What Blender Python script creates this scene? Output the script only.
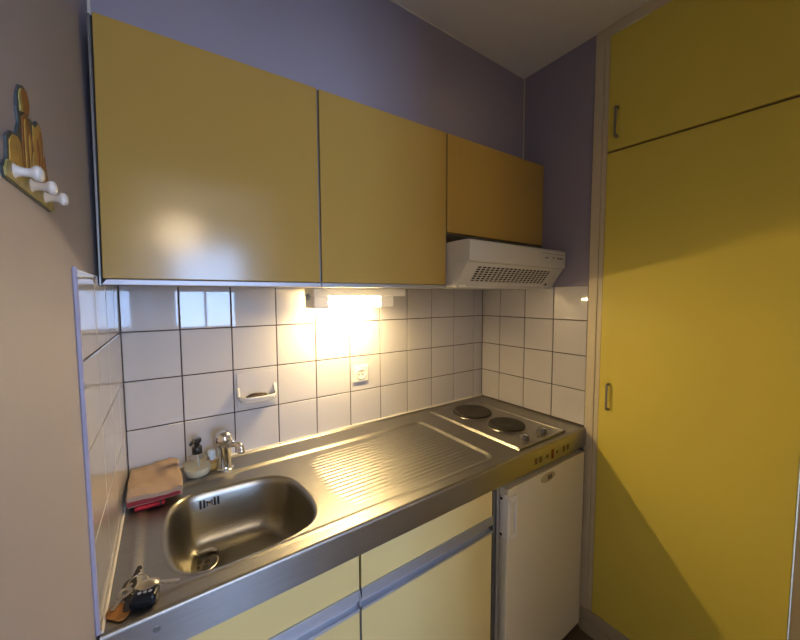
import bpy, bmesh, math, random
from mathutils import Vector, Matrix

random.seed(7)
for o in list(bpy.data.objects):
    bpy.data.objects.remove(o)
scene = bpy.context.scene
COL = scene.collection
H = 1.355                      # height of the uppermost full grout line above the floor
XL = -1.5645                   # tiled face of the left wall (back tiles: y = 0, right tiles: x = 0)
CEIL = H + 1.143
R = math.radians

# ------------------------------------------------------------------ camera
cam_data = bpy.data.cameras.new('camera')
cam = bpy.data.objects.new('camera', cam_data)
COL.objects.link(cam)
yaw, pitch, roll = 0.60620, -0.06440, -0.00413
f = Vector((math.sin(yaw)*math.cos(pitch), math.cos(yaw)*math.cos(pitch), math.sin(pitch)))
r = Vector((math.cos(yaw), -math.sin(yaw), 0))
u = r.cross(f)
r2 = math.cos(roll)*r + math.sin(roll)*u
u2 = -math.sin(roll)*r + math.cos(roll)*u
m = Matrix.Identity(4)
for i in range(3):
    m[i][0], m[i][1], m[i][2] = r2[i], u2[i], -f[i]
m.translation = Vector((-1.4560, -1.2944, 0.0985 + H))
cam.matrix_world = m
cam_data.sensor_width = 36
cam_data.lens = 36*340.38/800
cam_data.clip_start = 0.01
scene.camera = cam

# ------------------------------------------------------------------ world, daylight, exposure
world = bpy.data.worlds.new('world')
scene.world = world
world.use_nodes = True
bg = world.node_tree.nodes['Background']
bg.inputs[0].default_value = (0.62, 0.76, 1.0, 1)
bg.inputs[1].default_value = 3.0
day = bpy.data.lights.new('daylight', 'AREA')
day.shape = 'RECTANGLE'; day.size = 0.74; day.size_y = 1.02
day.energy = 22.5; day.color = (0.30, 0.52, 1.0)
dayo = bpy.data.objects.new('daylight', day); COL.objects.link(dayo)
dayo.location = (-1.0, -4.16, 1.58); dayo.rotation_euler = (R(90), 0, 0)
scene.view_settings.view_transform = 'Standard'
scene.view_settings.look = 'None'
scene.view_settings.gamma = 1
scene.view_settings.use_curve_mapping = False
scene.view_settings.exposure = 1.2
scene.cycles.use_denoising = True
scene.cycles.sample_clamp_indirect = 6

# ------------------------------------------------------------------ materials
MATS = {}
def mat(name, color, rough=0.5, metal=0.0, spec=0.5, coat=0.0, coat_rough=0.05, noise=None, bump=None,
        trans=0.0, ior=1.45, emit=None, aniso=0.0):
    """noise=(scale, amount, stretch) varies the colour; bump=(scale, strength, stretch) adds fine relief."""
    mt = bpy.data.materials.new(name); mt.use_nodes = True
    nt = mt.node_tree; b = nt.nodes['Principled BSDF']
    c = (*color, 1)
    b.inputs['Base Color'].default_value = c
    b.inputs['Roughness'].default_value = rough
    b.inputs['Metallic'].default_value = metal
    b.inputs['Specular IOR Level'].default_value = spec
    b.inputs['Coat Weight'].default_value = coat
    b.inputs['Coat Roughness'].default_value = coat_rough
    b.inputs['Transmission Weight'].default_value = trans
    b.inputs['IOR'].default_value = ior
    b.inputs['Anisotropic'].default_value = aniso
    if aniso:                  # brushed lengthwise: highlights stretch up and down
        tg = nt.nodes.new('ShaderNodeTangent'); tg.direction_type = 'UV_MAP'; tg.uv_map = 'grain'
        nt.links.new(tg.outputs['Tangent'], b.inputs['Tangent'])
    if emit:
        b.inputs['Emission Color'].default_value = (*emit[0], 1)
        b.inputs['Emission Strength'].default_value = emit[1]
    def tex(scale, stretch):
        tc = nt.nodes.new('ShaderNodeTexCoord'); mp = nt.nodes.new('ShaderNodeMapping')
        mp.inputs['Scale'].default_value = stretch
        n = nt.nodes.new('ShaderNodeTexNoise'); n.inputs['Scale'].default_value = scale
        n.inputs['Detail'].default_value = 4
        nt.links.new(tc.outputs['Object'], mp.inputs['Vector'])
        nt.links.new(mp.outputs['Vector'], n.inputs['Vector'])
        return n
    if noise:
        n = tex(noise[0], noise[2])
        mr = nt.nodes.new('ShaderNodeMapRange')
        mr.inputs['From Min'].default_value = 0.25; mr.inputs['From Max'].default_value = 0.75
        mr.inputs['To Min'].default_value = 1 - noise[1]; mr.inputs['To Max'].default_value = 1 + noise[1]
        nt.links.new(n.outputs['Fac'], mr.inputs['Value'])
        mx = nt.nodes.new('ShaderNodeVectorMath'); mx.operation = 'SCALE'
        mx.inputs[0].default_value = color
        nt.links.new(mr.outputs['Result'], mx.inputs['Scale'])
        nt.links.new(mx.outputs['Vector'], b.inputs['Base Color'])
    if bump:
        n = tex(bump[0], bump[2])
        bp = nt.nodes.new('ShaderNodeBump'); bp.inputs['Strength'].default_value = bump[1]
        bp.inputs['Distance'].default_value = 0.002
        nt.links.new(n.outputs['Fac'], bp.inputs['Height'])
        nt.links.new(bp.outputs['Normal'], b.inputs['Normal'])
    MATS[name] = mt
    return mt

ISO = (1, 1, 1)
mat('lilac_paint', (0.36, 0.325, 0.375), 0.6, noise=(3, .04, ISO), bump=(90, .10, ISO))
mat('mauve_wall', (0.39, 0.37, 0.425), 0.55, noise=(3, .03, ISO), bump=(110, .16, ISO))
mat('ceiling_paint', (0.86, 0.82, 0.73), 0.8, bump=(70, .12, ISO))
mat('white_paint', (0.86, 0.84, 0.80), 0.7)
mat('floor_lino', (0.15, 0.10, 0.055), 0.3, coat=1.0, coat_rough=0.12, noise=(8, .2, ISO))
mat('trim_lilac', (0.40, 0.38, 0.50), 0.35)
mat('caulk', (0.70, 0.65, 0.56), 0.6)
mat('tile_white', (0.56, 0.54, 0.53), 0.3, spec=0.05, coat=0.9, coat_rough=0.03, noise=(4, .02, ISO))
mat('grout', (0.085, 0.055, 0.045), 0.9)
mat('steel', (0.34, 0.325, 0.295), 0.40, 1.0, noise=(14, .06, (1, 12, 12)))
mat('steel_bowl', (0.34, 0.32, 0.27), 0.33, 1.0, noise=(14, .06, (1, 12, 12)))
mat('steel_apron', (0.42, 0.41, 0.40), 0.33, 1.0, aniso=0.6, noise=(14, .05, (1, 12, 12)))
mat('drain_steel', (0.62, 0.60, 0.55), 0.28, 1.0)
mat('chrome', (0.80, 0.80, 0.80), 0.07, 1.0)
mat('aluminium', (0.56, 0.59, 0.66), 0.55, 1.0, aniso=0.5)
mat('grey_profile', (0.20, 0.21, 0.21), 0.4, 0.6)
mat('yellow_upper', (0.50, 0.32, 0.075), 0.16, spec=0.55, noise=(2, .03, ISO), bump=(300, .012, ISO))
mat('yellow_lower_sheen', (0.84, 0.70, 0.31), 0.34, spec=0.5, noise=(2, .03, ISO), bump=(220, .05, ISO))  # wall-door yellow made paler: the window's reflection is put into the colour
mat('yellow_cupboard', (0.81, 0.66, 0.105), 0.45, spec=0.35, noise=(2, .03, ISO), bump=(200, .06, ISO))
mat('cream_paint', (0.72, 0.62, 0.40), 0.45)
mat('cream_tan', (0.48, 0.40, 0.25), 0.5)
mat('cabinet_core', (0.50, 0.46, 0.38), 0.6)
mat('gap_brown', (0.22, 0.14, 0.05), 0.7)
mat('dark_gap', (0.03, 0.025, 0.02), 0.8)
mat('hood_plastic', (0.66, 0.64, 0.58), 0.38)
mat('hood_print', (0.16, 0.14, 0.11), 0.5)
mat('fridge_white', (0.76, 0.70, 0.52), 0.35)
mat('fridge_grey', (0.52, 0.51, 0.47), 0.4)
mat('badge', (0.60, 0.52, 0.36), 0.25, 0.3)
mat('hotplate', (0.028, 0.025, 0.020), 0.55, 0.0, spec=0.3, noise=(40, .2, ISO))
mat('hob_steel', (0.36, 0.34, 0.30), 0.28, 1.0)
mat('knob_grey', (0.13, 0.125, 0.12), 0.35, 0.5)
mat('print_dark', (0.05, 0.03, 0.02), 0.5)
mat('print_grey', (0.12, 0.08, 0.03), 0.5)
mat('print_red', (0.13, 0.012, 0.01), 0.5)
mat('white_plastic', (0.80, 0.77, 0.68), 0.35)
mat('ceramic_cream', (0.76, 0.73, 0.66), 0.15, coat=1, coat_rough=.05)
mat('tube_glow', (1, 1, 1), 0.5, emit=((1.0, 0.73, 0.35), 222.0))
mat('globe_glow', (1, 1, 1), 0.5, emit=((1.0, 0.77, 0.52), 10.0))
mat('towel_beige', (0.40, 0.285, 0.20), 0.95, noise=(18, .14, ISO), bump=(260, .6, ISO))
mat('towel_red', (0.26, 0.030, 0.040), 0.95, bump=(260, .5, ISO))
mat('cloth_red', (0.36, 0.012, 0.028), 0.8, bump=(200, .4, ISO))
mat('black_plastic', (0.010, 0.010, 0.011), 0.3)
mat('clear_plastic', (0.92, 0.93, 0.92), 0.05, trans=1.0, ior=1.12)
mat('soap_liquid', (0.80, 0.74, 0.52), 0.25, noise=(20, .04, ISO))
mat('amber', (0.42, 0.20, 0.04), 0.15, coat=.6)
mat('cap_pale', (0.62, 0.70, 0.72), 0.35)
mat('wood_brown', (0.28, 0.115, 0.028), 0.5, noise=(60, .35, (1, 1, .4)))
mat('gold_paint', (0.50, 0.32, 0.08), 0.45, noise=(80, .3, ISO))
mat('olive_gold', (0.34, 0.29, 0.09), 0.45, noise=(60, .25, ISO))
mat('slate_edge', (0.06, 0.08, 0.09), 0.5)
mat('peg_white', (0.78, 0.75, 0.70), 0.22, coat=.5)
mat('leather', (0.36, 0.15, 0.03), 0.6, noise=(60, .2, ISO))
mat('key_metal', (0.55, 0.50, 0.42), 0.25, 1.0)
mat('key_dark', (0.10, 0.095, 0.085), 0.3, 0.9)
mat('fob_blue', (0.004, 0.007, 0.013), 0.22)
mat('handle_metal', (0.30, 0.28, 0.23), 0.35, 0.5)
mat('fob_silver', (0.50, 0.45, 0.37), 0.3, 0.9)

# ------------------------------------------------------------------ mesh helpers
def obj(name, bm, material, parent=None, smooth=False, auto=None):
    me = bpy.data.meshes.new(name)
    bmesh.ops.recalc_face_normals(bm, faces=bm.faces[:])
    bm.to_mesh(me); bm.free()
    if smooth:
        for p in me.polygons: p.use_smooth = True
    o = bpy.data.objects.new(name, me); COL.objects.link(o)
    me.materials.append(MATS[material])
    if material in ('steel_apron', 'aluminium'):     # grain direction: u runs up, across the brushing
        uv = me.uv_layers.new(name='grain')
        for l in me.loops:
            co = me.vertices[l.vertex_index].co
            uv.data[l.index].uv = (co.z, co.x + .37*co.y)
    if smooth and auto is not None:
        try:
            me.set_sharp_from_angle(angle=R(auto))
        except Exception:
            pass
    if parent: o.parent = parent
    return o

def thing(name, label, cat, group=None):
    o = bpy.data.objects.new(name, None); COL.objects.link(o)
    o.empty_display_size = 0.05
    tag(o, label, cat, group); return o

def tag(o, label, cat, group=None):
    o['label'] = label; o['category'] = cat
    if group: o['group'] = group
    return o

def at(o, p):
    """move a root to its base point while its parts, built in world coordinates, stay put"""
    o.location = p
    for c in o.children:
        c.matrix_parent_inverse = Matrix.Translation(p).inverted()
    return o

def struct(name, bm, material, label=None):
    o = obj(name, bm, material); o['kind'] = 'structure'
    if label: o['label'] = label
    return o

def bx(x0, x1, y0, y1, z0, z1, bev=0.0, seg=2, bm=None):
    bm2 = bmesh.new()
    vs = [bm2.verts.new(p) for p in ((x0,y0,z0),(x1,y0,z0),(x1,y1,z0),(x0,y1,z0),(x0,y0,z1),(x1,y0,z1),(x1,y1,z1),(x0,y1,z1))]
    for q in ((0,3,2,1),(4,5,6,7),(0,1,5,4),(1,2,6,5),(2,3,7,6),(3,0,4,7)):
        bm2.faces.new([vs[i] for i in q])
    if bev:
        bmesh.ops.bevel(bm2, geom=bm2.edges[:], offset=bev, segments=seg, profile=0.5, affect='EDGES')
    if bm is None: return bm2
    merge(bm, bm2); return bm

def merge(bm, other):
    me = bpy.data.meshes.new('tmp'); other.to_mesh(me); other.free()
    bm.from_mesh(me); bpy.data.meshes.remove(me)

def prism(pts, axis, a0, a1, bev=0.0, seg=2):
    """polygon given in the two other axes, extruded along axis from a0 to a1"""
    bm = bmesh.new()
    def mk(p, a):
        if axis == 'x': return (a, p[0], p[1])
        if axis == 'y': return (p[0], a, p[1])
        return (p[0], p[1], a)
    A = [bm.verts.new(mk(p, a0)) for p in pts]; B = [bm.verts.new(mk(p, a1)) for p in pts]
    bm.faces.new(A); bm.faces.new(B[::-1])
    n = len(pts)
    for i in range(n): bm.faces.new((A[i], B[i], B[(i+1) % n], A[(i+1) % n]))
    bmesh.ops.recalc_face_normals(bm, faces=bm.faces[:])
    if bev: bmesh.ops.bevel(bm, geom=bm.edges[:], offset=bev, segments=seg, profile=.5, affect='EDGES')
    return bm

def lathe(prof, n=32, center=(0,0,0), axis='z'):
    bm = bmesh.new(); rings = []
    for (rad, h) in prof:
        if rad < 1e-6:
            rings.append([bm.verts.new((0, 0, h))])
        else:
            rings.append([bm.verts.new((rad*math.cos(2*math.pi*i/n), rad*math.sin(2*math.pi*i/n), h)) for i in range(n)])
    for a, b in zip(rings[:-1], rings[1:]):
        for i in range(n):
            j = (i+1) % n
            if len(a) == 1 and len(b) == 1: continue
            if len(a) == 1: bm.faces.new((a[0], b[i], b[j]))
            elif len(b) == 1: bm.faces.new((a[i], a[j], b[0]))
            else: bm.faces.new((a[i], a[j], b[j], b[i]))
    M = Matrix.Identity(4)
    if axis == 'x': M = Matrix.Rotation(R(90), 4, 'Y')
    elif axis == 'y': M = Matrix.Rotation(R(90), 4, 'X')     # local +z -> world -y
    bmesh.ops.transform(bm, matrix=Matrix.Translation(center) @ M, verts=bm.verts[:])
    return bm

def tube(pts, rad, n=12, cap=True, closed=False):
    """tube along points, rad a number or one per point"""
    bm = bmesh.new(); P = [Vector(p) for p in pts]; k = len(P)
    rr = rad if isinstance(rad, (list, tuple)) else [rad]*k
    up = Vector((0.123, 0.31, 0.94)).normalized(); rings = []
    for i, p in enumerate(P):
        if closed: t = (P[(i+1) % k] - P[i-1]).normalized()
        else: t = (P[min(i+1, k-1)] - P[max(i-1, 0)]).normalized()
        a = (up - t*up.dot(t))
        if a.length < 1e-3: a = t.orthogonal()
        a.normalize(); b = t.cross(a); up = a
        rings.append([bm.verts.new(p + rr[i]*(math.cos(2*math.pi*j/n)*a + math.sin(2*math.pi*j/n)*b)) for j in range(n)])
    for i in range(k if closed else k-1):
        A, B = rings[i], rings[(i+1) % k]
        for j in range(n):
            bm.faces.new((A[j], A[(j+1) % n], B[(j+1) % n], B[j]))
    if cap and not closed:
        bm.faces.new(rings[0][::-1]); bm.faces.new(rings[-1])
    return bm

def spline(P, per=8, closed=True):
    out = []; n = len(P)
    for i in range(n if closed else n-1):
        if closed: a, b, c, d = P[i-1], P[i], P[(i+1) % n], P[(i+2) % n]
        else: a, b, c, d = P[max(i-1,0)], P[i], P[i+1], P[min(i+2,n-1)]
        for s in range(per):
            t = s/per
            out.append(tuple(.5*((2*b[k]) + (-a[k]+c[k])*t + (2*a[k]-5*b[k]+4*c[k]-d[k])*t*t + (-a[k]+3*b[k]-3*c[k]+d[k])*t**3) for k in range(len(b))))
    if not closed: out.append(tuple(P[-1]))
    return out

def sstep(a, b, x):
    t = max(0.0, min(1.0, (x-a)/(b-a))); return t*t*(3-2*t)

# ================================================================== the room
WX0 = XL - 0.005
def Z(z): return z + H

floor = struct('floor', bx(XL-.1, 1.6, -4.3, .1, -.1, 0), 'floor_lino')
ceiling = struct('ceiling', bx(XL-.1, 1.6, -4.3, .1, CEIL, CEIL+.1), 'ceiling_paint')
wall_back = struct('wall_back', bx(XL-.1, 1.6, .007, .1, 0, CEIL), 'lilac_paint')
wall_left = struct('wall_left', bx(XL-.11, WX0, -4.3, .007, 0, CEIL), 'mauve_wall')
wall_right = struct('wall_right', bx(.007, .1, -.573, .007, 0, CEIL), 'lilac_paint')
wall_soffit = struct('wall_soffit', bx(WX0, .007, -.24, .007, Z(.71), CEIL), 'lilac_paint')
struct('wall_right_rear', bx(.0, .1, -1.70, -1.235, 0, CEIL), 'white_paint')
struct('wall_cupboard_back', bx(.55, .6, -1.235, -.573, 0, CEIL), 'white_paint')
# partition behind the camera with the doorway that lets the daylight of the next room in
struct('wall_partition', bx(-.85, .1, -1.72, -1.65, 0, CEIL), 'white_paint')
struct('wall_lintel', bx(WX0, -.85, -1.72, -1.65, 2.1, CEIL), 'white_paint')
struct('wall_side_room', bx(1.5, 1.6, -4.3, -1.72, 0, CEIL), 'white_paint')
struct('wall_far_left', bx(WX0, -1.38, -4.1, -4.0, 0, CEIL), 'white_paint')
struct('wall_far_right', bx(-.62, 1.5, -4.1, -4.0, 0, CEIL), 'white_paint')
struct('wall_far_sill', bx(-1.38, -.62, -4.1, -4.0, 0, 1.05), 'white_paint')
struct('wall_far_head', bx(-1.38, -.62, -4.1, -4.0, 2.1, CEIL), 'white_paint')
wf = bx(-1.38, -1.33, -4.06, -4.02, 1.05, 2.1)
bx(-.67, -.62, -4.06, -4.02, 1.05, 2.1, bm=wf); bx(-1.33, -.67, -4.06, -4.02, 1.05, 1.10, bm=wf)
bx(-1.33, -.67, -4.06, -4.02, 2.05, 2.1, bm=wf); bx(-1.015, -.985, -4.06, -4.02, 1.10, 2.05, bm=wf)
struct('window_1', wf, 'white_paint')
# thin caulk lines in the upper corners, lilac edge of the left tiling, ceiling moulding
struct('trim_1', tube([(.003, -.243, Z(.69)), (.003, -.243, CEIL)], .0035, 8), 'caulk')
struct('trim_2', tube([(WX0+.003, -.243, Z(.69)), (WX0+.003, -.243, CEIL)], .0035, 8), 'caulk')
struct('trim_3', bx(WX0, XL+.001, -.578, -.5735, Z(-.455), Z(.149), .001, 1), 'trim_lilac')
struct('trim_4', tube([(WX0, -.2405, CEIL-.002), (.0, -.2405, CEIL-.002)], .003, 8), 'caulk')

# ------------------------------------------------------------------ tiles: one object each, on a grout bed
def grout(wall, lo, hi):
    g = obj('grout_bed', bx(lo[0], hi[0], lo[1], hi[1], lo[2], hi[2]), 'grout', wall); return g
TILE_MESH = {}
def tile_mesh(w, h):
    k = (round(w, 4), round(h, 4))
    if k in TILE_MESH: return TILE_MESH[k]
    bm = bmesh.new(); a, b = w/2, h/2; c = .0016
    L = []
    for (d, s) in ((-.006, 0), (-.0011, 0), (-.0003, c*.45), (0, c)):
        L.append([bm.verts.new((sx*(a-s), sy*(b-s), d)) for sx, sy in ((-1,-1),(1,-1),(1,1),(-1,1))])
    for A, B in zip(L[:-1], L[1:]):
        for i in range(4): bm.faces.new((A[i], A[(i+1) % 4], B[(i+1) % 4], B[i]))
    bm.faces.new(L[-1])
    me = bpy.data.meshes.new('tile'); bm.to_mesh(me); bm.free()
    me.materials.append(MATS['tile_white']); TILE_MESH[k] = me
    return me
J = .0036
def tile(wall, u0, u1, z0, z1, side):
    me = tile_mesh(u1-u0-J, z1-z0-J)
    o = bpy.data.objects.new('tile', me); COL.objects.link(o); o.parent = wall
    uc, zc = (u0+u1)/2, Z((z0+z1)/2)
    if side == 'back': loc, M = (uc, 0, zc), Matrix(((1,0,0),(0,0,-1),(0,1,0)))
    elif side == 'right': loc, M = (0, uc, zc), Matrix(((0,0,-1),(-1,0,0),(0,1,0)))
    else: loc, M = (XL, uc, zc), Matrix(((0,0,1),(1,0,0),(0,1,0)))
    t = Matrix.Rotation(R(random.gauss(0, .16)), 3, 'X') @ Matrix.Rotation(R(random.gauss(0, .16)), 3, 'Y')
    o.matrix_world = Matrix.Translation(loc) @ (M @ t).to_4x4()
ROWS = [(.0, .148), (-.15, 0), (-.30, -.15), (-.45, -.30)]
XC = [0, -.0665] + [-.0665-.15*k for k in range(1, 10)] + [XL]
YC = [0, -.1201, -.2701, -.4201, -.573]
for z0, z1 in ROWS:
    for a, b in zip(XC[:-1], XC[1:]): tile(wall_back, b, a, z0, z1, 'back')
    for a, b in zip(YC[:-1], YC[1:]):
        tile(wall_right, b, a, z0, z1, 'right'); tile(wall_left, b, a, z0, z1, 'left')
grout(wall_back, (XL, .0035, Z(-.47)), (0, .007, Z(.147)))
grout(wall_right, (.0035, -.573, Z(-.47)), (.007, .0025, Z(.147)))
grout(wall_left, (WX0, -.5735, Z(-.47)), (XL-.0030, .0025, Z(.147)))

# ================================================================== worktop with sink and drainer
CT = Z(-.455)                  # top of the worktop rim
YF = -.582
worktop = thing('sink_worktop', 'long stainless steel worktop with pressed sink and ribbed drainer', 'worktop')
TX0, TX1, TY0, TY1 = -1.527, -.522, -.535, -.108    # recessed tray
def tray(x, y):
    rad = .045
    cx, cy = (TX0+TX1)/2, (TY0+TY1)/2
    qx, qy = abs(x-cx)-((TX1-TX0)/2-rad), abs(y-cy)-((TY1-TY0)/2-rad)
    d = math.hypot(max(qx, 0), max(qy, 0)) + min(max(qx, qy), 0) - rad
    return d
def top_z(x, y):
    z = 0
    d = tray(x, y)
    z -= .0065*(1-sstep(-.016, 0, d))
    # raised bead in front of and behind the tray
    z += .0015*math.exp(-((d-.004)/.004)**2)
    # ribs of the drainer
    lx = -1.085 + .05*sstep(-.22, -.12, y) + .03*sstep(-.40, -.50, y)
    e = sstep(lx, lx+.03, x)*(1-sstep(-.575, -.550, x))*sstep(-.492, -.482, y)*(1-sstep(-.150, -.140, y))
    if e > 0: z += e*.0021*(.5+.5*math.cos((y+.14)/.0194*2*math.pi))
    # small upstand against the tiles and soft front edge
    z += .007*(1-sstep(.004, .013, -y)) + .003*(1-sstep(.002, .006, -x))
    fr = y - YF
    if fr < .008: z -= .008 - math.sqrt(max(0, .008**2-(.008-fr)**2))
    return CT + z
OUT = [(-1.475,-.301),(-1.462,-.222),(-1.418,-.180),(-1.313,-.181),(-1.215,-.196),(-1.158,-.245),(-1.137,-.345),(-1.141,-.432),(-1.172,-.492),(-1.246,-.516),(-1.343,-.522),(-1.408,-.514),(-1.452,-.484),(-1.472,-.410)]
OUTLINE = spline(OUT, 10)
def inside(x, y, poly):
    c = False; n = len(poly); j = n-1
    for i in range(n):
        xi, yi = poly[i]; xj, yj = poly[j]
        if (yi > y) != (yj > y) and x < (xj-xi)*(y-yi)/(yj-yi)+xi: c = not c
        j = i
    return c
def offset(poly, d):
    out = []; n = len(poly)
    for i in range(n):
        a, b = poly[i-1], poly[(i+1) % n]
        tx, ty = b[0]-a[0], b[1]-a[1]; l = math.hypot(tx, ty) or 1
        out.append((poly[i][0] + d*ty/l, poly[i][1] - d*tx/l))
    return out
def area(poly): return sum(poly[i-1][0]*p[1]-p[0]*poly[i-1][1] for i, p in enumerate(poly))/2
SGN = 1 if area(OUTLINE) > 0 else -1     # offset(+) outward for counter-clockwise outlines
def off(d): return offset(OUTLINE, d*SGN)
xs = [XL + i*.004 for i in range(int((0-XL)/.004)+1)] + [-.0005]
ys = [YF + v for v in (0, .0005, .0015, .003, .005, .008)] + [YF+.008+i*.0024 for i in range(1, 239)]
ys = [y for y in ys if y < -.002] + [-.001]
bm = bmesh.new(); grid = {}
INN = off(.004)
for i, x in enumerate(xs):
    for j, y in enumerate(ys):
        if -1.49 < x < -1.12 and -.54 < y < -.16 and inside(x, y, INN): continue
        grid[i, j] = bm.verts.new((x, y, top_z(x, y)))
for i in range(len(xs)-1):
    for j in range(len(ys)-1):
        q = [grid.get(k) for k in ((i,j),(i+1,j),(i+1,j+1),(i,j+1))]
        if all(q): bm.faces.new(q)
obj('worktop_sheet', bm, 'steel', worktop, smooth=True)
bm = bx(XL+.0005, -.0005, YF, YF+.0018, CT-.075, CT-.008)
bx(XL+.0005, -.0005, YF, YF+.018, CT-.0765, CT-.075, bm=bm)
apron = obj('front_apron', bm, 'steel_apron', worktop)
# sink bowl
Z0 = CT-.0065
loops = [(.009, .0003), (.005, .0009), (.002, .0005), (-.0015, -.002), (-.006, -.008), (-.010, -.02), (-.016, -.06), (-.022, -.10), (-.030, -.128), (-.043, -.145), (-.062, -.151)]
bm = bmesh.new(); rings = []
for d, dz in loops:
    rings.append([bm.verts.new((x, y, Z0+dz)) for x, y in off(d)])
DR = (-1.398, -.262)
last = off(-.062)
for t in (.3, .6, .85):
    ring = []
    for x, y in last:
        vx, vy = x-DR[0], y-DR[1]; l = math.hypot(vx, vy)
        tx, ty = DR[0]+vx/l*.044, DR[1]+vy/l*.044
        ring.append(bm.verts.new((x+(tx-x)*t, y+(ty-y)*t, Z0-.151-.003*t)))
    rings.append(ring)
ring = []; ring2 = []
for x, y in last:
    vx, vy = x-DR[0], y-DR[1]; l = math.hypot(vx, vy)
    ring.append(bm.verts.new((DR[0]+vx/l*.044, DR[1]+vy/l*.044, Z0-.155)))
    ring2.append(bm.verts.new((DR[0]+vx/l*.036, DR[1]+vy/l*.036, Z0-.162)))
rings += [ring, ring2]
n = len(last)
for A, B in zip(rings[:-1], rings[1:]):
    for i in range(n): bm.faces.new((A[i], A[(i+1) % n], B[(i+1) % n], B[i]))
bowl = obj('sink_bowl', bm, 'steel_bowl', worktop, smooth=True)
drain = obj('drain', lathe([(.0405, -.160), (.039, -.1575), (.034, -.1575), (.031, -.160), (.020, -.1615), (0, -.1615)], 40, (DR[0], DR[1], Z0)), 'drain_steel', bowl, smooth=True)
bm = bmesh.new()
for k in range(4):
    a = k*math.pi/2+.5
    s = lathe([(.0072, 0), (.0072, .0012), (0, .0012)], 14, (DR[0]+.014*math.cos(a), DR[1]+.014*math.sin(a), Z0-.1620)); merge(bm, s)
obj('drain_holes', bm, 'dark_gap', bowl)
bm = bmesh.new()
for k, xx in enumerate((-1.392, -1.383, -1.356, -1.347)):
    bx(xx-.0026, xx+.0026, -.1965, -.1935, Z0-.042, Z0-.020, bm=bm)
bx(-1.377, -1.3745, -.197, -.194, Z0-.039, Z0-.024, bm=bm); bx(-1.3645, -1.362, -.197, -.194, Z0-.039, Z0-.024, bm=bm)
obj('overflow_slots', bm, 'dark_gap', bowl)
obj('overflow_screw', lathe([(.004, 0), (.004, .002), (0, .003)], 16, (-1.3697, -.1945, Z0-.031), 'y'), 'chrome', bowl)
obj('sealant_bead', tube([(XL+.0015, -.006, CT+.001), (XL+.0015, -.575, CT+.001)], .0035, 8), 'caulk', worktop)
obj('sealant_bead', tube([(XL+.003, -.003, CT+.007), (-.003, -.003, CT+.007)], .0035, 8), 'caulk', worktop)
# marks printed on the apron below the hob: two dials of squares and a red cross-bar sign
def plate(x0, x1, z0, z1, m_, name='printed_mark'):
    obj(name, bx(x0, x1, YF-.0006, YF, z0, z1), m_, apron)
za = CT-.047
for xx in (-.358, -.330, -.172, -.144): plate(xx-.0085, xx+.0085, za-.010, za+.012, 'print_grey')
plate(-.260, -.244, za-.017, za+.019, 'print_red')
for xx in (-.286, -.221):
    obj('printed_mark', lathe([(.007, 0), (.007, .0006), (0, .0006)], 16, (xx, YF, za+.001), 'y'), 'print_dark', apron)
obj('dent_mark', lathe([(.006, 0), (.005, .0006), (0, .0006)], 16, (-1.489, YF, CT-.030), 'y'), 'grey_profile', apron)
at(worktop, (XL, 0, CT))

# ================================================================== electric hob
hob = thing('electric_hob', 'two plate electric hob set into the steel worktop under the hood', 'hob')
hx0, hx1, hy0, hy1 = -.420, -.115, -.556, -.050
obj('hob_plate', bx(hx0+.008, hx1-.008, hy0+.008, hy1-.008, CT+.0003, CT+.005, .002), 'hob_steel', hob)
bm = prism([(hx0-.004, CT+.0004), (hx0+.004, CT+.0085), (hx0+.006, CT+.0088), (hx0+.012, CT+.004), (hx0+.012, CT+.0004)], 'y', hy0, hy1, .0008, 1)
bx(hx1-.012, hx1, hy0, hy1, CT+.0004, CT+.008, .003, bm=bm)
bx(hx0, hx1, hy0, hy0+.012, CT+.0004, CT+.008, .003, bm=bm); bx(hx0, hx1, hy1-.012, hy1, CT+.0004, CT+.008, .003, bm=bm)
obj('hob_rim', bm, 'steel', hob)
for cx, cy, rad in ((-.264, -.178, .090), (-.266, -.378, .0765)):
    hp = obj('hotplate', lathe([(rad-.002, .006), (rad, .010), (rad, .013), (rad-.003, .0155), (rad-.012, .016), (.026, .016), (.024, .0152), (0, .0152)], 48, (cx, cy, CT)), 'hotplate', hob, smooth=True, auto=40)
    obj('spill_ring', lathe([(rad+.007, .0045), (rad+.006, .0070), (rad+.003, .0078), (rad-.001, .0070)], 48, (cx, cy, CT)), 'hob_steel', hp, smooth=True)
for cx, cy in ((-.326, -.507), (-.208, -.507)):
    kb = obj('knob', lathe([(.0200, .005), (.0195, .008), (.0190, .021), (.0175, .0235), (0, .024)], 28, (cx, cy, CT)), 'knob_grey', hob, smooth=True, auto=40)
    obj('pointer', bx(cx-.0015, cx+.0015, cy-.0160, cy, CT+.0232, CT+.0246), 'white_plastic', kb)
obj('indicator_lamp', lathe([(.004, .005), (.004, .0065), (0, .007)], 14, (-.262, -.525, CT)), 'print_red', hob)
at(hob, ((hx0+hx1)/2, (hy0+hy1)/2, CT))

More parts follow.
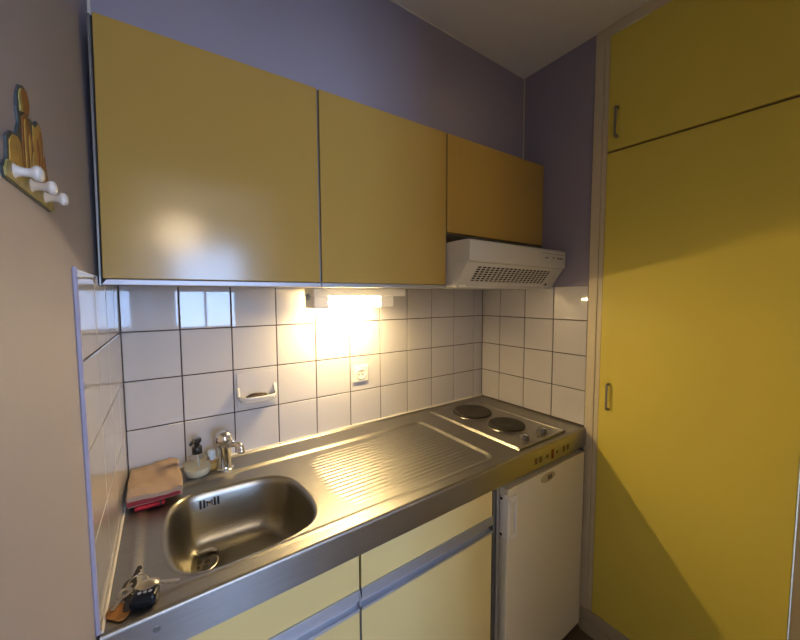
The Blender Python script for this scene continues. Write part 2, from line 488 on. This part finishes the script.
# ================================================================== wall cabinets
YC_ = -.36
def ztop(x): return Z(.670 + .027*(x+1.556)/1.556)
def zbot(x): return Z(.131 + .007*(x+1.556)/1.556)
def quad_door(x0, x1, zb0, zb1, zt0, zt1, y0, y1, bev=.0018, lean=0.0):
    return prism([(x0-lean, zb0), (x1, zb1), (x1, zt1), (x0, zt0)], 'y', y0, y1, bev)
def wall_cabinet(x0, x1, label, small=False, lean=0.0):
    c = thing('wall_cabinet', label, 'cabinet', 'yellow wall cabinets above the tiles')
    zb = Z(.337) if small else None
    b0, b1 = (zb, zb) if small else (zbot(x0)+.006, zbot(x1)+.006)
    obj('carcass', quad_door(x0+.001, x1-.001, b0, b1, ztop(x0)-.003, ztop(x1)-.003, YC_+.02, -.001, .0005), 'cabinet_core', c)
    g = .0032
    obj('door', quad_door(x0+g, x1-g, b0+(.001 if small else .005), b1+(.001 if small else .005), ztop(x0), ztop(x1), YC_, YC_+.0185, lean=lean), 'yellow_upper', c)
    if not small:
        obj('bottom_profile', quad_door(x0+.001, x1-.001, b0-.008, b1-.008, b0+.003, b1+.003, YC_-.001, YC_+.019, .0008, lean), 'aluminium', c)
    obj('side_profile', quad_door(x1-.0026, x1+.0016, b1-.006, b1-.006, ztop(x1)-.002, ztop(x1)-.002, YC_+.004, YC_+.020, .0005), 'grey_profile', c)
    return c
c1 = wall_cabinet(-1.5535, -1.0825, 'large mustard yellow wall cabinet door above the sink, leftmost', lean=.0075)
zb_, zt_ = zbot(-1.556)-.004, ztop(-1.556)-.006
obj('end_profile', prism([(-1.5640, zb_), (-1.5600, zb_), (-1.5535, zt_), (-1.5585, zt_)], 'y', YC_-.001, YC_+.025, .0008), 'grey_profile', c1)
obj('shadow_gap', prism([(-1.5602, zb_+.004), (-1.5570, zb_+.004), (-1.5500, zt_), (-1.5540, zt_)], 'y', YC_+.004, YC_+.02, .0004), 'dark_gap', c1)
c2 = wall_cabinet(-1.0825, -.600, 'mustard yellow wall cabinet above the strip lamp, between its larger and shorter neighbours')
c3 = wall_cabinet(-.600, -.0015, 'short dark yellow wall cabinet directly above the range hood', True)
at(c1, (-1.32, -.18, Z(.13))); at(c2, (-.84, -.18, Z(.13))); at(c3, (-.3, -.18, Z(.337)))

# ================================================================== range hood
hood = thing('range_hood', 'white plastic range hood with slotted grille above the hob', 'hood')
hx0, hx1 = -.597, -.003
PROF = [(-.010, .300), (-.466, .300), (-.472, .294), (-.472, .230), (-.468, .223), (-.462, .220), (-.400, .142), (-.010, .142)]
obj('hood_body', prism([(y, Z(z)) for y, z in PROF[:5]] + [(-.462, Z(.226)), (-.385, Z(.226)), (-.385, Z(.142)), (-.010, Z(.142))], 'x', hx0, hx1, .0015, 1), 'hood_plastic', hood)
# slanted underside: frame + lattice; d runs down the slope
A = Vector((0, -.462, Z(.222))); B = Vector((0, -.400, Z(.143))); SL = (B-A).length; DV = (B-A)/SL
NV = Vector((0, -DV.z, DV.y)) if Vector((0, -DV.z, DV.y)).y > 0 else -Vector((0, -DV.z, DV.y))  # points into the hood
def slab(bm, x0, x1, d0, d1, n0, n1, skew=0):
    vs = []
    for n_ in (n0, n1):
        for x, d in ((x0, d0), (x1, d0), (x1-skew, d1), (x0-skew, d1)):
            vs.append(bm.verts.new(Vector((x, 0, 0)) + A + DV*d + NV*n_))
    for q in ((0,1,2,3),(7,6,5,4),(0,4,5,1),(1,5,6,2),(2,6,7,3),(3,7,4,0)): bm.faces.new([vs[i] for i in q])
gx0, gx1, gd0, gd1 = -.535, -.078, .014, .082
bm = bmesh.new()
slab(bm, hx0+.004, gx0, 0, SL, 0, .006); slab(bm, gx1, hx1-.004, 0, SL, 0, .006)
slab(bm, gx0, gx1, 0, gd0, 0, .006); slab(bm, gx0, gx1, gd1, SL, 0, .006)
obj('grille_frame', bm, 'hood_plastic', hood)
bm = bmesh.new(); NC, NR = 18, 7
for i in range(NC+1):
    x = gx0+(gx1-gx0)*i/NC; w = .0032; slab(bm, x-w, x+w, gd0, gd1, .0005, .0018)
for k in range(NR+1):
    d = gd0+(gd1-gd0)*k/NR; slab(bm, gx0, gx1, d-.0014, d+.0014, .0005, .0018)
g = obj('grille', bm, 'hood_plastic', hood); g['kind'] = 'stuff'
bm = bmesh.new(); slab(bm, gx0-.01, gx1+.01, gd0-.01, gd1+.008, .007, .012)
obj('filter', bm, 'dark_gap', hood)
for x0 in (hx0, hx1-.004):
    obj('side_cheek', prism([(-.466, Z(.226)), (-.385, Z(.226)), (-.385, Z(.140)), (-.404, Z(.138))], 'x', x0, x0+.004), 'hood_plastic', hood)
obj('bottom_lip', bx(hx0, hx1, -.405, -.392, Z(.136), Z(.144), .002), 'hood_plastic', hood)
for x in (-.565, -.075):
    obj('catch', bx(x-.016, x+.016, -.410, -.400, Z(.137), Z(.149), .003), 'white_plastic', hood)
obj('lamp_button', lathe([(.005, 0), (.005, .003), (0, .003)], 16, (-.058, -.4125, Z(.156)), 'y'), 'hood_print', hood)
# controls
obj('control_panel', bx(-.180, -.022, -.4735, -.4715, Z(.250), Z(.283), .0008, 1), 'hood_plastic', hood)
for x, w in ((-.148, .018), (-.100, .006), (-.066, .008), (-.050, .006), (-.036, .005)):
    sw = obj('switch', bx(x-w/2, x+w/2, -.4760, -.4730, Z(.260), Z(.2645) if w > .009 else Z(.268), .0008, 1), 'hood_print', hood)
obj('panel_line', bx(-.182, -.022, -.4742, -.473, Z(.279), Z(.2805)), 'hood_print', hood)
at(hood, (-.3, -.2, Z(.142)))

# ================================================================== strip lamp under the cabinets
lamp = thing('strip_lamp', 'lit fluorescent strip lamp fixed under the middle wall cabinet', 'lamp')
ly = -.130
obj('housing', bx(-1.030, -.640, -.158, -.062, Z(.106), Z(.1355), .003), 'white_plastic', lamp)
capl = obj('end_cap', bx(-1.030, -.975, -.160, -.068, Z(.063), Z(.1065), .004), 'white_plastic', lamp)
obj('end_cap', bx(-.760, -.700, -.160, -.068, Z(.063), Z(.1065), .004), 'white_plastic', lamp)
obj('rotary_switch', lathe([(.012, 0), (.012, .005), (.009, .007), (0, .007)], 20, (-1.0355, -.11, Z(.104)), 'x'), 'fridge_grey', capl)
obj('tube', lathe([(.008, -.976), (.008, -.759)], 20, (0, ly, Z(.084)), 'x'), 'tube_glow', lamp, smooth=True)
obj('wire_guard', tube([(-.976, -.157, Z(.091)), (-.759, -.157, Z(.091))], .0022, 8), 'white_plastic', lamp)
at(lamp, (-.86, -.11, Z(.063)))

# ================================================================== base cabinets
YB = -.560
def base_cabinet(x0, x1, label):
    c = thing('base_cabinet', label, 'cabinet', 'yellow base cabinets under the worktop')
    obj('carcass', bx(x0+.002, x1-.002, YB+.02, -.01, .08, Z(-.660)), 'cabinet_core', c)
    obj('plinth', bx(x0+.002, x1-.002, YB+.06, YB+.075, 0, .10), 'dark_gap', c)
    g = .0025
    obj('drawer_front', bx(x0+g, x1-g, YB, YB+.018, Z(-.640), Z(-.520), .0012), 'yellow_lower_sheen', c)
    hp = prism([(YB-.004, Z(-.640)), (YB+.018, Z(-.640)), (YB+.018, Z(-.694)), (YB+.014, Z(-.694)), (YB+.014, Z(-.672)), (YB-.002, Z(-.667)), (YB-.004, Z(-.668))], 'x', x0+.0015, x1-.0015, .0006, 1)
    obj('handle_profile', hp, 'aluminium', c)
    obj('door', bx(x0+g, x1-g, YB, YB+.018, .11, Z(-.698), .0012), 'yellow_lower_sheen', c)
    obj('door_profile', bx(x0+.0015, x1-.0015, YB-.003, YB+.017, Z(-.699), Z(-.691), .0008, 1), 'aluminium', c)
    return c
b1 = base_cabinet(XL+.004, -1.0735, 'yellow base cabinet, window sheen painted pale, with drawer under the sink bowl')
b2 = base_cabinet(-1.0725, -.568, 'yellow base cabinet, window sheen painted pale, with drawer beside the small fridge')
for xx, w, m_ in ((-.566, .012, 'grey_profile'), (-.552, .012, 'aluminium'), (-.540, .007, 'grey_profile')):
    obj('edge_profile', bx(xx, xx+w, YB-(.004 if m_ == 'aluminium' else 0), -.02, .02, Z(-.535)), m_, b2)
obj('joint_profile', bx(-1.0752, -1.0708, YB-.001, YB+.018, .11, Z(-.70)), 'grey_profile', b2)
obj('handle_end', bx(-1.0790, -1.0735, YB-.006, YB+.012, Z(-.683), Z(-.650), .0015), 'aluminium', b1)
at(b1, (-1.32, -.28, 0)); at(b2, (-.82, -.28, 0))

# ================================================================== small fridge
fr = thing('small_fridge', 'off white under-counter fridge below the hob', 'fridge')
fx0, fx1 = -.524, -.018
obj('fridge_body', bx(fx0+.004, fx1-.004, -.535, -.04, .03, Z(-.552), .004), 'fridge_grey', fr)
dr = obj('fridge_door', bx(fx0, fx1, -.587, -.540, .035, Z(-.553), .005, 3), 'fridge_white', fr)
obj('door_top_cap', bx(fx0-.001, fx1+.001, -.5875, -.539, Z(-.561), Z(-.5525), .002), 'fridge_white', fr)
hd = bmesh.new()
bx(fx0-.006, fx0+.001, -.585, -.548, Z(-.728), Z(-.572), .003, bm=hd)
bx(fx0-.004, fx0+.046, -.594, -.585, Z(-.600), Z(-.578), .004, bm=hd); bx(fx0-.004, fx0+.046, -.594, -.585, Z(-.735), Z(-.713), .004, bm=hd)
bx(fx0-.006, fx0+.010, -.594, -.583, Z(-.730), Z(-.580), .003, bm=hd)
bx(fx0+.034, fx0+.048, -.594, -.585, Z(-.735), Z(-.578), .004, bm=hd)
hdl = obj('handle', hd, 'white_plastic', fr)
for z in (-.588, -.716):
    obj('screw', lathe([(.005, .0), (.005, .0012), (0, .0015)], 14, (fx0-.0078, -.566, Z(z)), 'x'), 'dark_gap', hdl)
bm = lathe([(.5, 0), (.5, .06), (.45, .09), (0, .09)], 36, (0, 0, 0), 'y')
bmesh.ops.transform(bm, matrix=Matrix.Translation((-.287, -.587, Z(-.580))) @ Matrix.Diagonal((.094, .02, .034, 1)), verts=bm.verts[:])
bd = obj('badge', bm, 'badge', dr, smooth=True, auto=40)
for k, (dx, w) in enumerate(((-.006, .007), (.004, .006), (.013, .007))):
    obj('badge_letter', bx(-.285+dx, -.285+dx+w, -.5896, -.5886, Z(-.588), Z(-.572)), 'print_dark', bd)
for x in (fx0+.04, fx1-.04):
    obj('foot', lathe([(.015, 0), (.015, .032)], 14, (x, -.50, 0)), 'dark_gap', fr)
at(fr, (-.27, -.3, 0))

# ================================================================== tall built-in cupboard on the right
cup = thing('built_in_cupboard', 'tall built-in cupboard with plain bright yellow doors and cream frame', 'cupboard')
obj('frame_post', bx(-.003, .05, -.6085, -.574, .0, CEIL-.001, .0015), 'cream_paint', cup)
obj('frame_post', bx(.001, .05, -.6270, -.6095, .105, Z(1.103), .001), 'cream_paint', cup)
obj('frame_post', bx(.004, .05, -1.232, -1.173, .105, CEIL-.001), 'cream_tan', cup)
obj('top_rail', bx(-.003, .05, -1.18, -.6085, Z(1.104), CEIL-.001, .0015), 'cream_paint', cup)
ld = obj('lower_door', prism([(-.6285, .108), (-1.169, .108), (-1.169, Z(.643)), (-.6285, Z(.659))], 'x', -.001, .019, .0012), 'yellow_cupboard', cup)
ud = obj('upper_door', prism([(-.6285, Z(.668)), (-1.169, Z(.652)), (-1.169, Z(1.100)), (-.6285, Z(1.100))], 'x', -.001, .019, .0012), 'yellow_cupboard', cup)
obj('gap_strip', bx(.010, .03, -1.18, -.627, Z(.63), Z(.68)), 'gap_brown', cup)
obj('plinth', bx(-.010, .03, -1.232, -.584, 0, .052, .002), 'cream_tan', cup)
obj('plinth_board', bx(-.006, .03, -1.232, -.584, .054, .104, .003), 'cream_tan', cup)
def pull(y, z0, z1, par, tilt):
    """slim bow handle standing off the door"""
    pts = [(-.001, y, z0), (-.013, y, z0+.003), (-.017, y, z0+.010), (-.017, y, z1-.010), (-.013, y, z1-.003), (-.001, y, z1)]
    h = obj('handle', tube(spline(pts, 5, False), .0042, 10), 'handle_metal', par, smooth=True)
    for z in (z0, z1):
        obj('handle_foot', lathe([(.0065, 0), (.0065, .002), (.005, .003), (0, .003)], 16, (-.0035, y, z), 'x'), 'print_dark', par, smooth=True)
pull(-.664, Z(-.352), Z(-.250), ld, 0)
pull(-.661, Z(.715), Z(.822), ud, 0)
at(cup, (.02, -.9, 0))

# ================================================================== soap dish and its pad, socket
sd = thing('soap_dish', 'cream ceramic soap dish fixed to the back wall tiles', 'soap dish')
obj('back_plate', bx(-1.258, -1.126, -.004, .0, Z(-.290), Z(-.162), .0035, 3), 'tile_white', sd)
bm = bmesh.new()
def dish_ring(a, dpt, z):
    out = []
    for k in range(25):
        t = math.pi*k/24
        c, s = math.cos(t), math.sin(t)
        out.append((-1.192 + a*math.copysign(abs(c)**.6, c), -.004 - dpt*abs(s)**.6, Z(z)))
    return out
spec_ = [(.050, .030, -.268), (.060, .046, -.262), (.064, .052, -.248), (.064, .053, -.243), (.061, .050, -.2415), (.058, .047, -.244), (.054, .042, -.255), (.02, .02, -.257)]
rg = [[bm.verts.new(p) for p in dish_ring(*s)] for s in spec_]
for Aa, Bb in zip(rg[:-1], rg[1:]):
    for i in range(24): bm.faces.new((Aa[i], Aa[i+1], Bb[i+1], Bb[i]))
bm.faces.new(rg[-1]); bm.faces.new(rg[0][::-1])
obj('dish', bm, 'ceramic_cream', sd, smooth=True)
for x in (-1.254, -1.130):
    obj('side_ear', tube([(x, -.004, Z(-.215)), (x, -.012, Z(-.232)), (x, -.020, Z(-.246))], [.005, .006, .006], 10), 'ceramic_cream', sd, smooth=True)
at(sd, (-1.192, -.004, Z(-.268)))
bm = bmesh.new(); bmesh.ops.create_icosphere(bm, subdivisions=3, radius=1)
for v in bm.verts:
    n_ = 1 + .22*math.sin(9*v.co.x+2)*math.cos(11*v.co.y) + .12*math.sin(17*v.co.z+5*v.co.x)
    v.co = Vector((v.co.x*.034*n_-1.196, v.co.y*.014*n_-.027, v.co.z*.009*n_+Z(-.2455)))
pad = obj('scouring_pad', bm, 'print_dark', smooth=True)
tag(pad, 'small dark scouring pad lying in the soap dish', 'scouring pad')

so = thing('power_socket', 'square white wall socket in the back tiles below the lamp', 'socket')
sx, sz = -.770, Z(-.226)
obj('cover_plate', bx(sx-.036, sx+.036, -.008, 0, sz-.035, sz+.035, .003, 2), 'white_plastic', so)
obj('rim_ring', lathe([(.0225, .0075), (.0225, .011), (.0205, .012), (.0195, .011), (.0195, .0045), (0, .0045)], 40, (sx, 0, sz), 'y'), 'white_plastic', so, smooth=True, auto=35)
for dx, dz in ((-.0095, -.003), (.0095, -.003)):
    obj('pin_hole', lathe([(.003, .0), (.003, .009), (0, .009)], 14, (sx+dx, 0, sz+dz), 'y'), 'print_dark', so)
obj('earth_pin', lathe([(.0026, .004), (.0026, .016), (.0015, .018), (0, .018)], 14, (sx, 0, sz+.010), 'y'), 'key_metal', so, smooth=True)
obj('plate_screw', lathe([(.002, .0075), (.002, .0086), (0, .009)], 12, (sx-.028, 0, sz), 'y'), 'knob_grey', so)
at(so, (sx, 0, sz-.035))

# ================================================================== things on the worktop
LEDGE = CT+.0003
# tap
tap = thing('mixer_tap', 'chrome single lever mixer tap behind the sink bowl', 'tap')
tx, ty = -1.312, -.082
obj('tap_body', lathe([(.026, 0), (.026, .004), (.022, .007), (.0205, .012), (.0195, .060), (.022, .075), (.0225, .085)], 32, (tx, ty, LEDGE)), 'chrome', tap, smooth=True, auto=40)
obj('tap_cap', lathe([(.0235, .086), (.0265, .091), (.0275, .101), (.0255, .113), (.018, .122), (.009, .127), (0, .128)], 32, (tx, ty, LEDGE)), 'chrome', tap, smooth=True)
sp = [(tx+.004, ty-.008, LEDGE+.074), (tx+.018, ty-.028, LEDGE+.088), (tx+.032, ty-.046, LEDGE+.090), (tx+.039, ty-.055, LEDGE+.083), (tx+.040, ty-.057, LEDGE+.074)]
obj('spout', tube(spline(sp, 6, False), .0105, 18), 'chrome', tap, smooth=True, auto=50)
obj('aerator', lathe([(.0112, 0), (.0112, .010), (.010, .012)], 20, (tx+.040, ty-.057, LEDGE+.064)), 'chrome', tap, smooth=True, auto=40)
obj('lever', tube(spline([(tx, ty-.006, LEDGE+.112), (tx+.010, ty-.026, LEDGE+.108), (tx+.017, ty-.040, LEDGE+.098)], 6, False), [.008]*8+[.0065]*5, 14), 'chrome', tap, smooth=True, auto=50)
at(tap, (tx, ty, LEDGE))

# pump bottle
sb = thing('soap_bottle', 'clear round hand soap bottle with black pump beside the tap', 'bottle')
bx_, by_ = -1.388, -.076
obj('bottle', lathe([(0, .0015), (.028, .001), (.0345, .007), (.0370, .020), (.0365, .034), (.0325, .048), (.024, .060), (.0145, .067), (.0120, .074)], 36, (bx_, by_, LEDGE)), 'clear_plastic', sb, smooth=True)
obj('liquid', lathe([(0, .003), (.026, .003), (.0325, .008), (.0350, .020), (.0350, .0275), (0, .0275)], 36, (bx_, by_, LEDGE)), 'soap_liquid', sb, smooth=True, auto=50)
pump = obj('pump', lathe([(.0135, .070), (.0140, .072), (.0140, .090), (.0125, .092), (.0075, .093), (.0075, .104), (.0120, .105), (.0130, .108), (.0130, .114), (.0110, .117), (0, .118)], 26, (bx_, by_, LEDGE)), 'black_plastic', sb, smooth=True, auto=40)
obj('nozzle', tube([(bx_, by_, LEDGE+.112), (bx_-.012, by_-.014, LEDGE+.112), (bx_-.019, by_-.022, LEDGE+.107)], [.006, .005, .004], 10), 'black_plastic', pump, smooth=True)
obj('dip_tube', tube([(bx_, by_, LEDGE+.07), (bx_+.004, by_, LEDGE+.006)], .0022, 8), 'cap_pale', sb)
at(sb, (bx_, by_, LEDGE))

# amber bottle
ab = thing('amber_bottle', 'tiny amber bottle with pale cap between soap and tap', 'bottle')
ax_, ay_ = -1.3475, -.060
obj('bottle', lathe([(0, 0), (.012, 0), (.0135, .002), (.0135, .026), (.012, .031), (.008, .034)], 24, (ax_, ay_, LEDGE)), 'amber', ab, smooth=True, auto=50)
obj('label_band', lathe([(.0137, .006), (.0137, .023)], 24, (ax_, ay_, LEDGE)), 'gold_paint', ab, smooth=True)
obj('cap', lathe([(.0105, .033), (.0112, .036), (.0110, .062), (.0095, .064), (0, .0645)], 24, (ax_, ay_, LEDGE)), 'cap_pale', ab, smooth=True, auto=40)
at(ab, (ax_, ay_, LEDGE))

# folded towel: a thick sheet folded over at its right-hand side, red lining showing at the front
def fold_sheet(x0, x1, y0, y1, z0, z1, th, inset=0.0, wob=1.0):
    """cross-section in x/z is a flattened U closed on the right; extruded along y with soft waviness"""
    bm = bmesh.new(); rows = []
    ny, hz = 18, (z1-z0)/2
    for j in range(ny+1):
        t = j/ny; y = y0+(y1-y0)*t
        cs = []
        xr = x1 - hz - inset - .006*t
        for k in range(13): cs.append((x0+(xr-x0)*k/12, z0))
        for k in range(1, 12):
            a = -math.pi/2+math.pi*k/12
            cs.append((xr+hz*math.cos(a), z0+hz+hz*math.sin(a)))
        for k in range(13): cs.append((xr+(x0-xr)*k/12, z1))
        row = []
        for k, (x, z) in enumerate(cs):
            s = (x-x0)/(x1-x0)
            up = sstep(z0, z1, z)
            wave = wob*up*(.0030*math.sin(7*s+3.2*t) + .0022*math.sin(11*t-4*s) + .002*math.sin(23*s+9*t))
            droop = up*(-.010*(1-sstep(0, .18, t)) - .004*sstep(.9, 1, t)) * wob
            yy = y + .004*math.sin(5*s+1)*(1-t)*wob + .010*s*t
            row.append(bm.verts.new((x + .0015*math.sin(9*t+z*200), yy, z+wave+droop)))
        rows.append(row)
    for a, b in zip(rows[:-1], rows[1:]):
        for k in range(len(a)-1): bm.faces.new((a[k], a[k+1], b[k+1], b[k]))
        bm.faces.new((a[-1], a[0], b[0], b[-1]))
    bm.faces.new(rows[0]); bm.faces.new(rows[-1][::-1])
    return bm
tw = thing('folded_towel', 'folded beige towel with dark red lining in the left worktop corner', 'towel')
obj('towel_sheet', fold_sheet(XL+.009, -1.431, -.198, -.014, CT+.0225, CT+.0455, .01, 0, .7), 'towel_beige', tw, smooth=True, auto=60)
obj('lining', fold_sheet(XL+.0095, -1.439, -.2015, -.03, CT+.0165, CT+.0290, .01, .0, .3), 'towel_red', tw, smooth=True, auto=60)
obj('towel_lower_sheet', fold_sheet(XL+.010, -1.434, -.196, -.02, CT+.0125, CT+.0215, .01, .0, .0), 'towel_beige', tw, smooth=True, auto=60)
at(tw, (-1.5, -.1, CT+.012))
rc = thing('red_cleaning_cloth', 'red cleaning cloth with black band under the folded towel', 'cloth')
obj('cloth_pad', bx(-1.540, -1.474, -.206, -.06, CT+.0020, CT+.0120, .004, 3), 'cloth_red', rc, smooth=True)
obj('black_band', bx(-1.486, -1.482, -.2075, -.06, CT+.0022, CT+.0123, .001), 'black_plastic', rc)
at(rc, (-1.5, -.13, CT))

# key ring
ky = thing('key_bunch', 'bunch of keys with black fob and brown leather tag at worktop front', 'keys')
kz = CT+.0018
obj('ring', tube([(-1.518+.016*math.cos(2*math.pi*k/28), -.505+.016*math.sin(2*math.pi*k/28), kz+.010+.008*math.sin(2*math.pi*k/28)) for k in range(28)], .0013, 8, closed=True), 'key_metal', ky, smooth=True)
FM = Matrix.Translation((-1.505, -.545, kz)) @ Matrix.Rotation(R(-14), 4, 'Z')
bm = bx(-.0205, .0205, -.017, .015, 0, .021, .0065, 4)
bmesh.ops.transform(bm, matrix=FM, verts=bm.verts[:])
fob = obj('fob', bm, 'fob_blue', ky, smooth=True)
bm = bmesh.new(); bmesh.ops.create_uvsphere(bm, u_segments=28, v_segments=16, radius=1)
bmesh.ops.transform(bm, matrix=FM @ Matrix.Translation((0, .016, .014)) @ Matrix.Diagonal((.0205, .017, .0125, 1)), verts=bm.verts[:])
obj('fob_cover', bm, 'fob_silver', fob, smooth=True)
for k in range(3):
    obj('fob_button', lathe([(.003, 0), (.003, .001), (0, .0013)], 12, (-1.513+k*.008, -.5465+k*-.002, kz+.0206)), 'aluminium', fob)
def key(p0, ang, length, m_, lift=0.0, tilt=0):
    bm = bmesh.new()
    merge(bm, lathe([(.0115, 0), (.0115, .0022), (.0045, .0022), (.0045, 0), (.0115, 0)], 22, (0, 0, 0)))
    bx(.009, length, -.0036, .0036, 0, .0021, bm=bm)
    for q in range(4): bx(length-.006-q*.006, length-.0035-q*.006, -.0062, -.003, 0, .0021, bm=bm)
    bmesh.ops.transform(bm, matrix=Matrix.Translation((p0[0], p0[1], kz+lift)) @ Matrix.Rotation(R(ang), 4, 'Z') @ Matrix.Rotation(R(tilt), 4, 'Y'), verts=bm.verts[:])
    return obj('key', bm, m_, ky)
key((-1.494, -.520), -12, .044, 'key_metal', .012, 12)
key((-1.530, -.496), 62, .034, 'key_dark', .008, -22)
key((-1.536, -.515), -118, .034, 'key_metal', .009, 6)
key((-1.528, -.520), -95, .036, 'key_dark', .005, 4)
pts = [(-1.549, -.560), (-1.5595, -.549), (-1.560, -.536), (-1.553, -.526), (-1.540, -.527), (-1.531, -.540), (-1.527, -.556), (-1.532, -.567), (-1.541, -.568)]
obj('leather_tag', prism(spline([(x, y) for x, y in pts], 5), 'z', kz, kz+.0035, .0008, 1), 'leather', ky)
at(ky, (-1.52, -.53, kz))

# ================================================================== painted peg rack on the left wall
pk = thing('wall_peg_rack', 'painted wooden figure cut-out rack with three white pegs on left wall', 'peg rack')
wx = WX0
def cut(name, pts, m_, x0, x1, par, bev=.0003):
    return obj(name, prism([(y+.011, Z(z-.002)) for y, z in pts], 'x', x0, x1, bev, 1), m_, par)
back = [(-.799,.308),(-.790,.318),(-.779,.3225),(-.766,.322),(-.762,.312),(-.764,.301),(-.772,.291),(-.760,.297),(-.748,.296),(-.735,.305),(-.721,.303),(-.717,.288),(-.719,.273),(-.707,.259),(-.697,.232),(-.684,.214),(-.702,.209),(-.85,.209),(-.857,.218),(-.842,.228),(-.839,.250),(-.826,.259),(-.812,.260),(-.801,.277),(-.804,.292)]
cut('back_board', back, 'slate_edge', wx, wx+.0022, pk)
cut('figure_head', [(-.794,.300),(-.795,.309),(-.787,.316),(-.777,.320),(-.768,.317),(-.765,.308),(-.769,.299),(-.778,.294),(-.788,.294)], 'wood_brown', wx+.0022, wx+.0032, pk)
cut('head_scarf', [(-.797,.290),(-.799,.305),(-.793,.3135),(-.791,.303),(-.789,.292)], 'olive_gold', wx+.0022, wx+.0036, pk)
cut('figure_body', [(-.799,.226),(-.752,.226),(-.758,.250),(-.763,.274),(-.771,.290),(-.782,.294),(-.793,.286),(-.796,.262)], 'wood_brown', wx+.0022, wx+.0032, pk)
for a, b in ((-.788, .280), (-.774, .270), (-.764, .255)):
    cut('gold_stroke', [(a-.004, b-.045), (a+.001, b-.045), (a+.003, b), (a, b+.006), (a-.003, b)], 'gold_paint', wx+.0032, wx+.0040, pk)
cut('side_shape', [(-.838,.228),(-.801,.228),(-.803,.256),(-.812,.259),(-.824,.257),(-.835,.248)], 'gold_paint', wx+.0022, wx+.0032, pk)
cut('side_shape', [(-.750,.226),(-.712,.226),(-.712,.256),(-.722,.272),(-.720,.288),(-.724,.300),(-.734,.302),(-.746,.293),(-.757,.292),(-.760,.270)], 'gold_paint', wx+.0022, wx+.0030, pk)
for a, b in ((-.744, .276), (-.731, .288), (-.721, .262)):
    cut('brown_stroke', [(a-.003, b-.045), (a+.003, b-.045), (a+.004, b), (a, b+.008), (a-.004, b)], 'wood_brown', wx+.0030, wx+.0038, pk)
cut('base_strip', [(-.853,.2105),(-.700,.2105),(-.688,.2145),(-.702,.227),(-.846,.227),(-.8545,.217)], 'olive_gold', wx+.0022, wx+.0042, pk)
for k, y in enumerate((-.822, -.772, -.721)):
    bm = lathe([(.0070, 0), (.0052, .002), (.0042, .005), (.0040, .009), (.0050, .0115), (.0070, .0135), (.0076, .0155), (.0068, .018), (.004, .0196), (0, .020)], 22, (0, 0, 0), 'x')
    bmesh.ops.transform(bm, matrix=Matrix.Translation((wx+.0042, y, Z(.2185))), verts=bm.verts[:])
    obj('peg', bm, 'peg_white', pk, smooth=True)
at(pk, (wx, -.775, Z(.207)))

# ================================================================== warm globe lamp hanging in the next room
gl = thing('pendant_globe_lamp', 'warm globe pendant lamp hanging in the room behind', 'lamp')
gx, gy, gz = -1.32, -2.75, 1.97
obj('globe', lathe([(.02, .15)] + [(.15*math.sin(math.pi*k/16), .15*math.cos(math.pi*k/16)) for k in range(1, 16)] + [(0, -.15)], 28, (gx, gy, gz)), 'globe_glow', gl, smooth=True)
obj('cord', tube([(gx, gy, gz+.15), (gx, gy, CEIL)], .004, 8), 'white_plastic', gl)
at(gl, (gx, gy, gz))
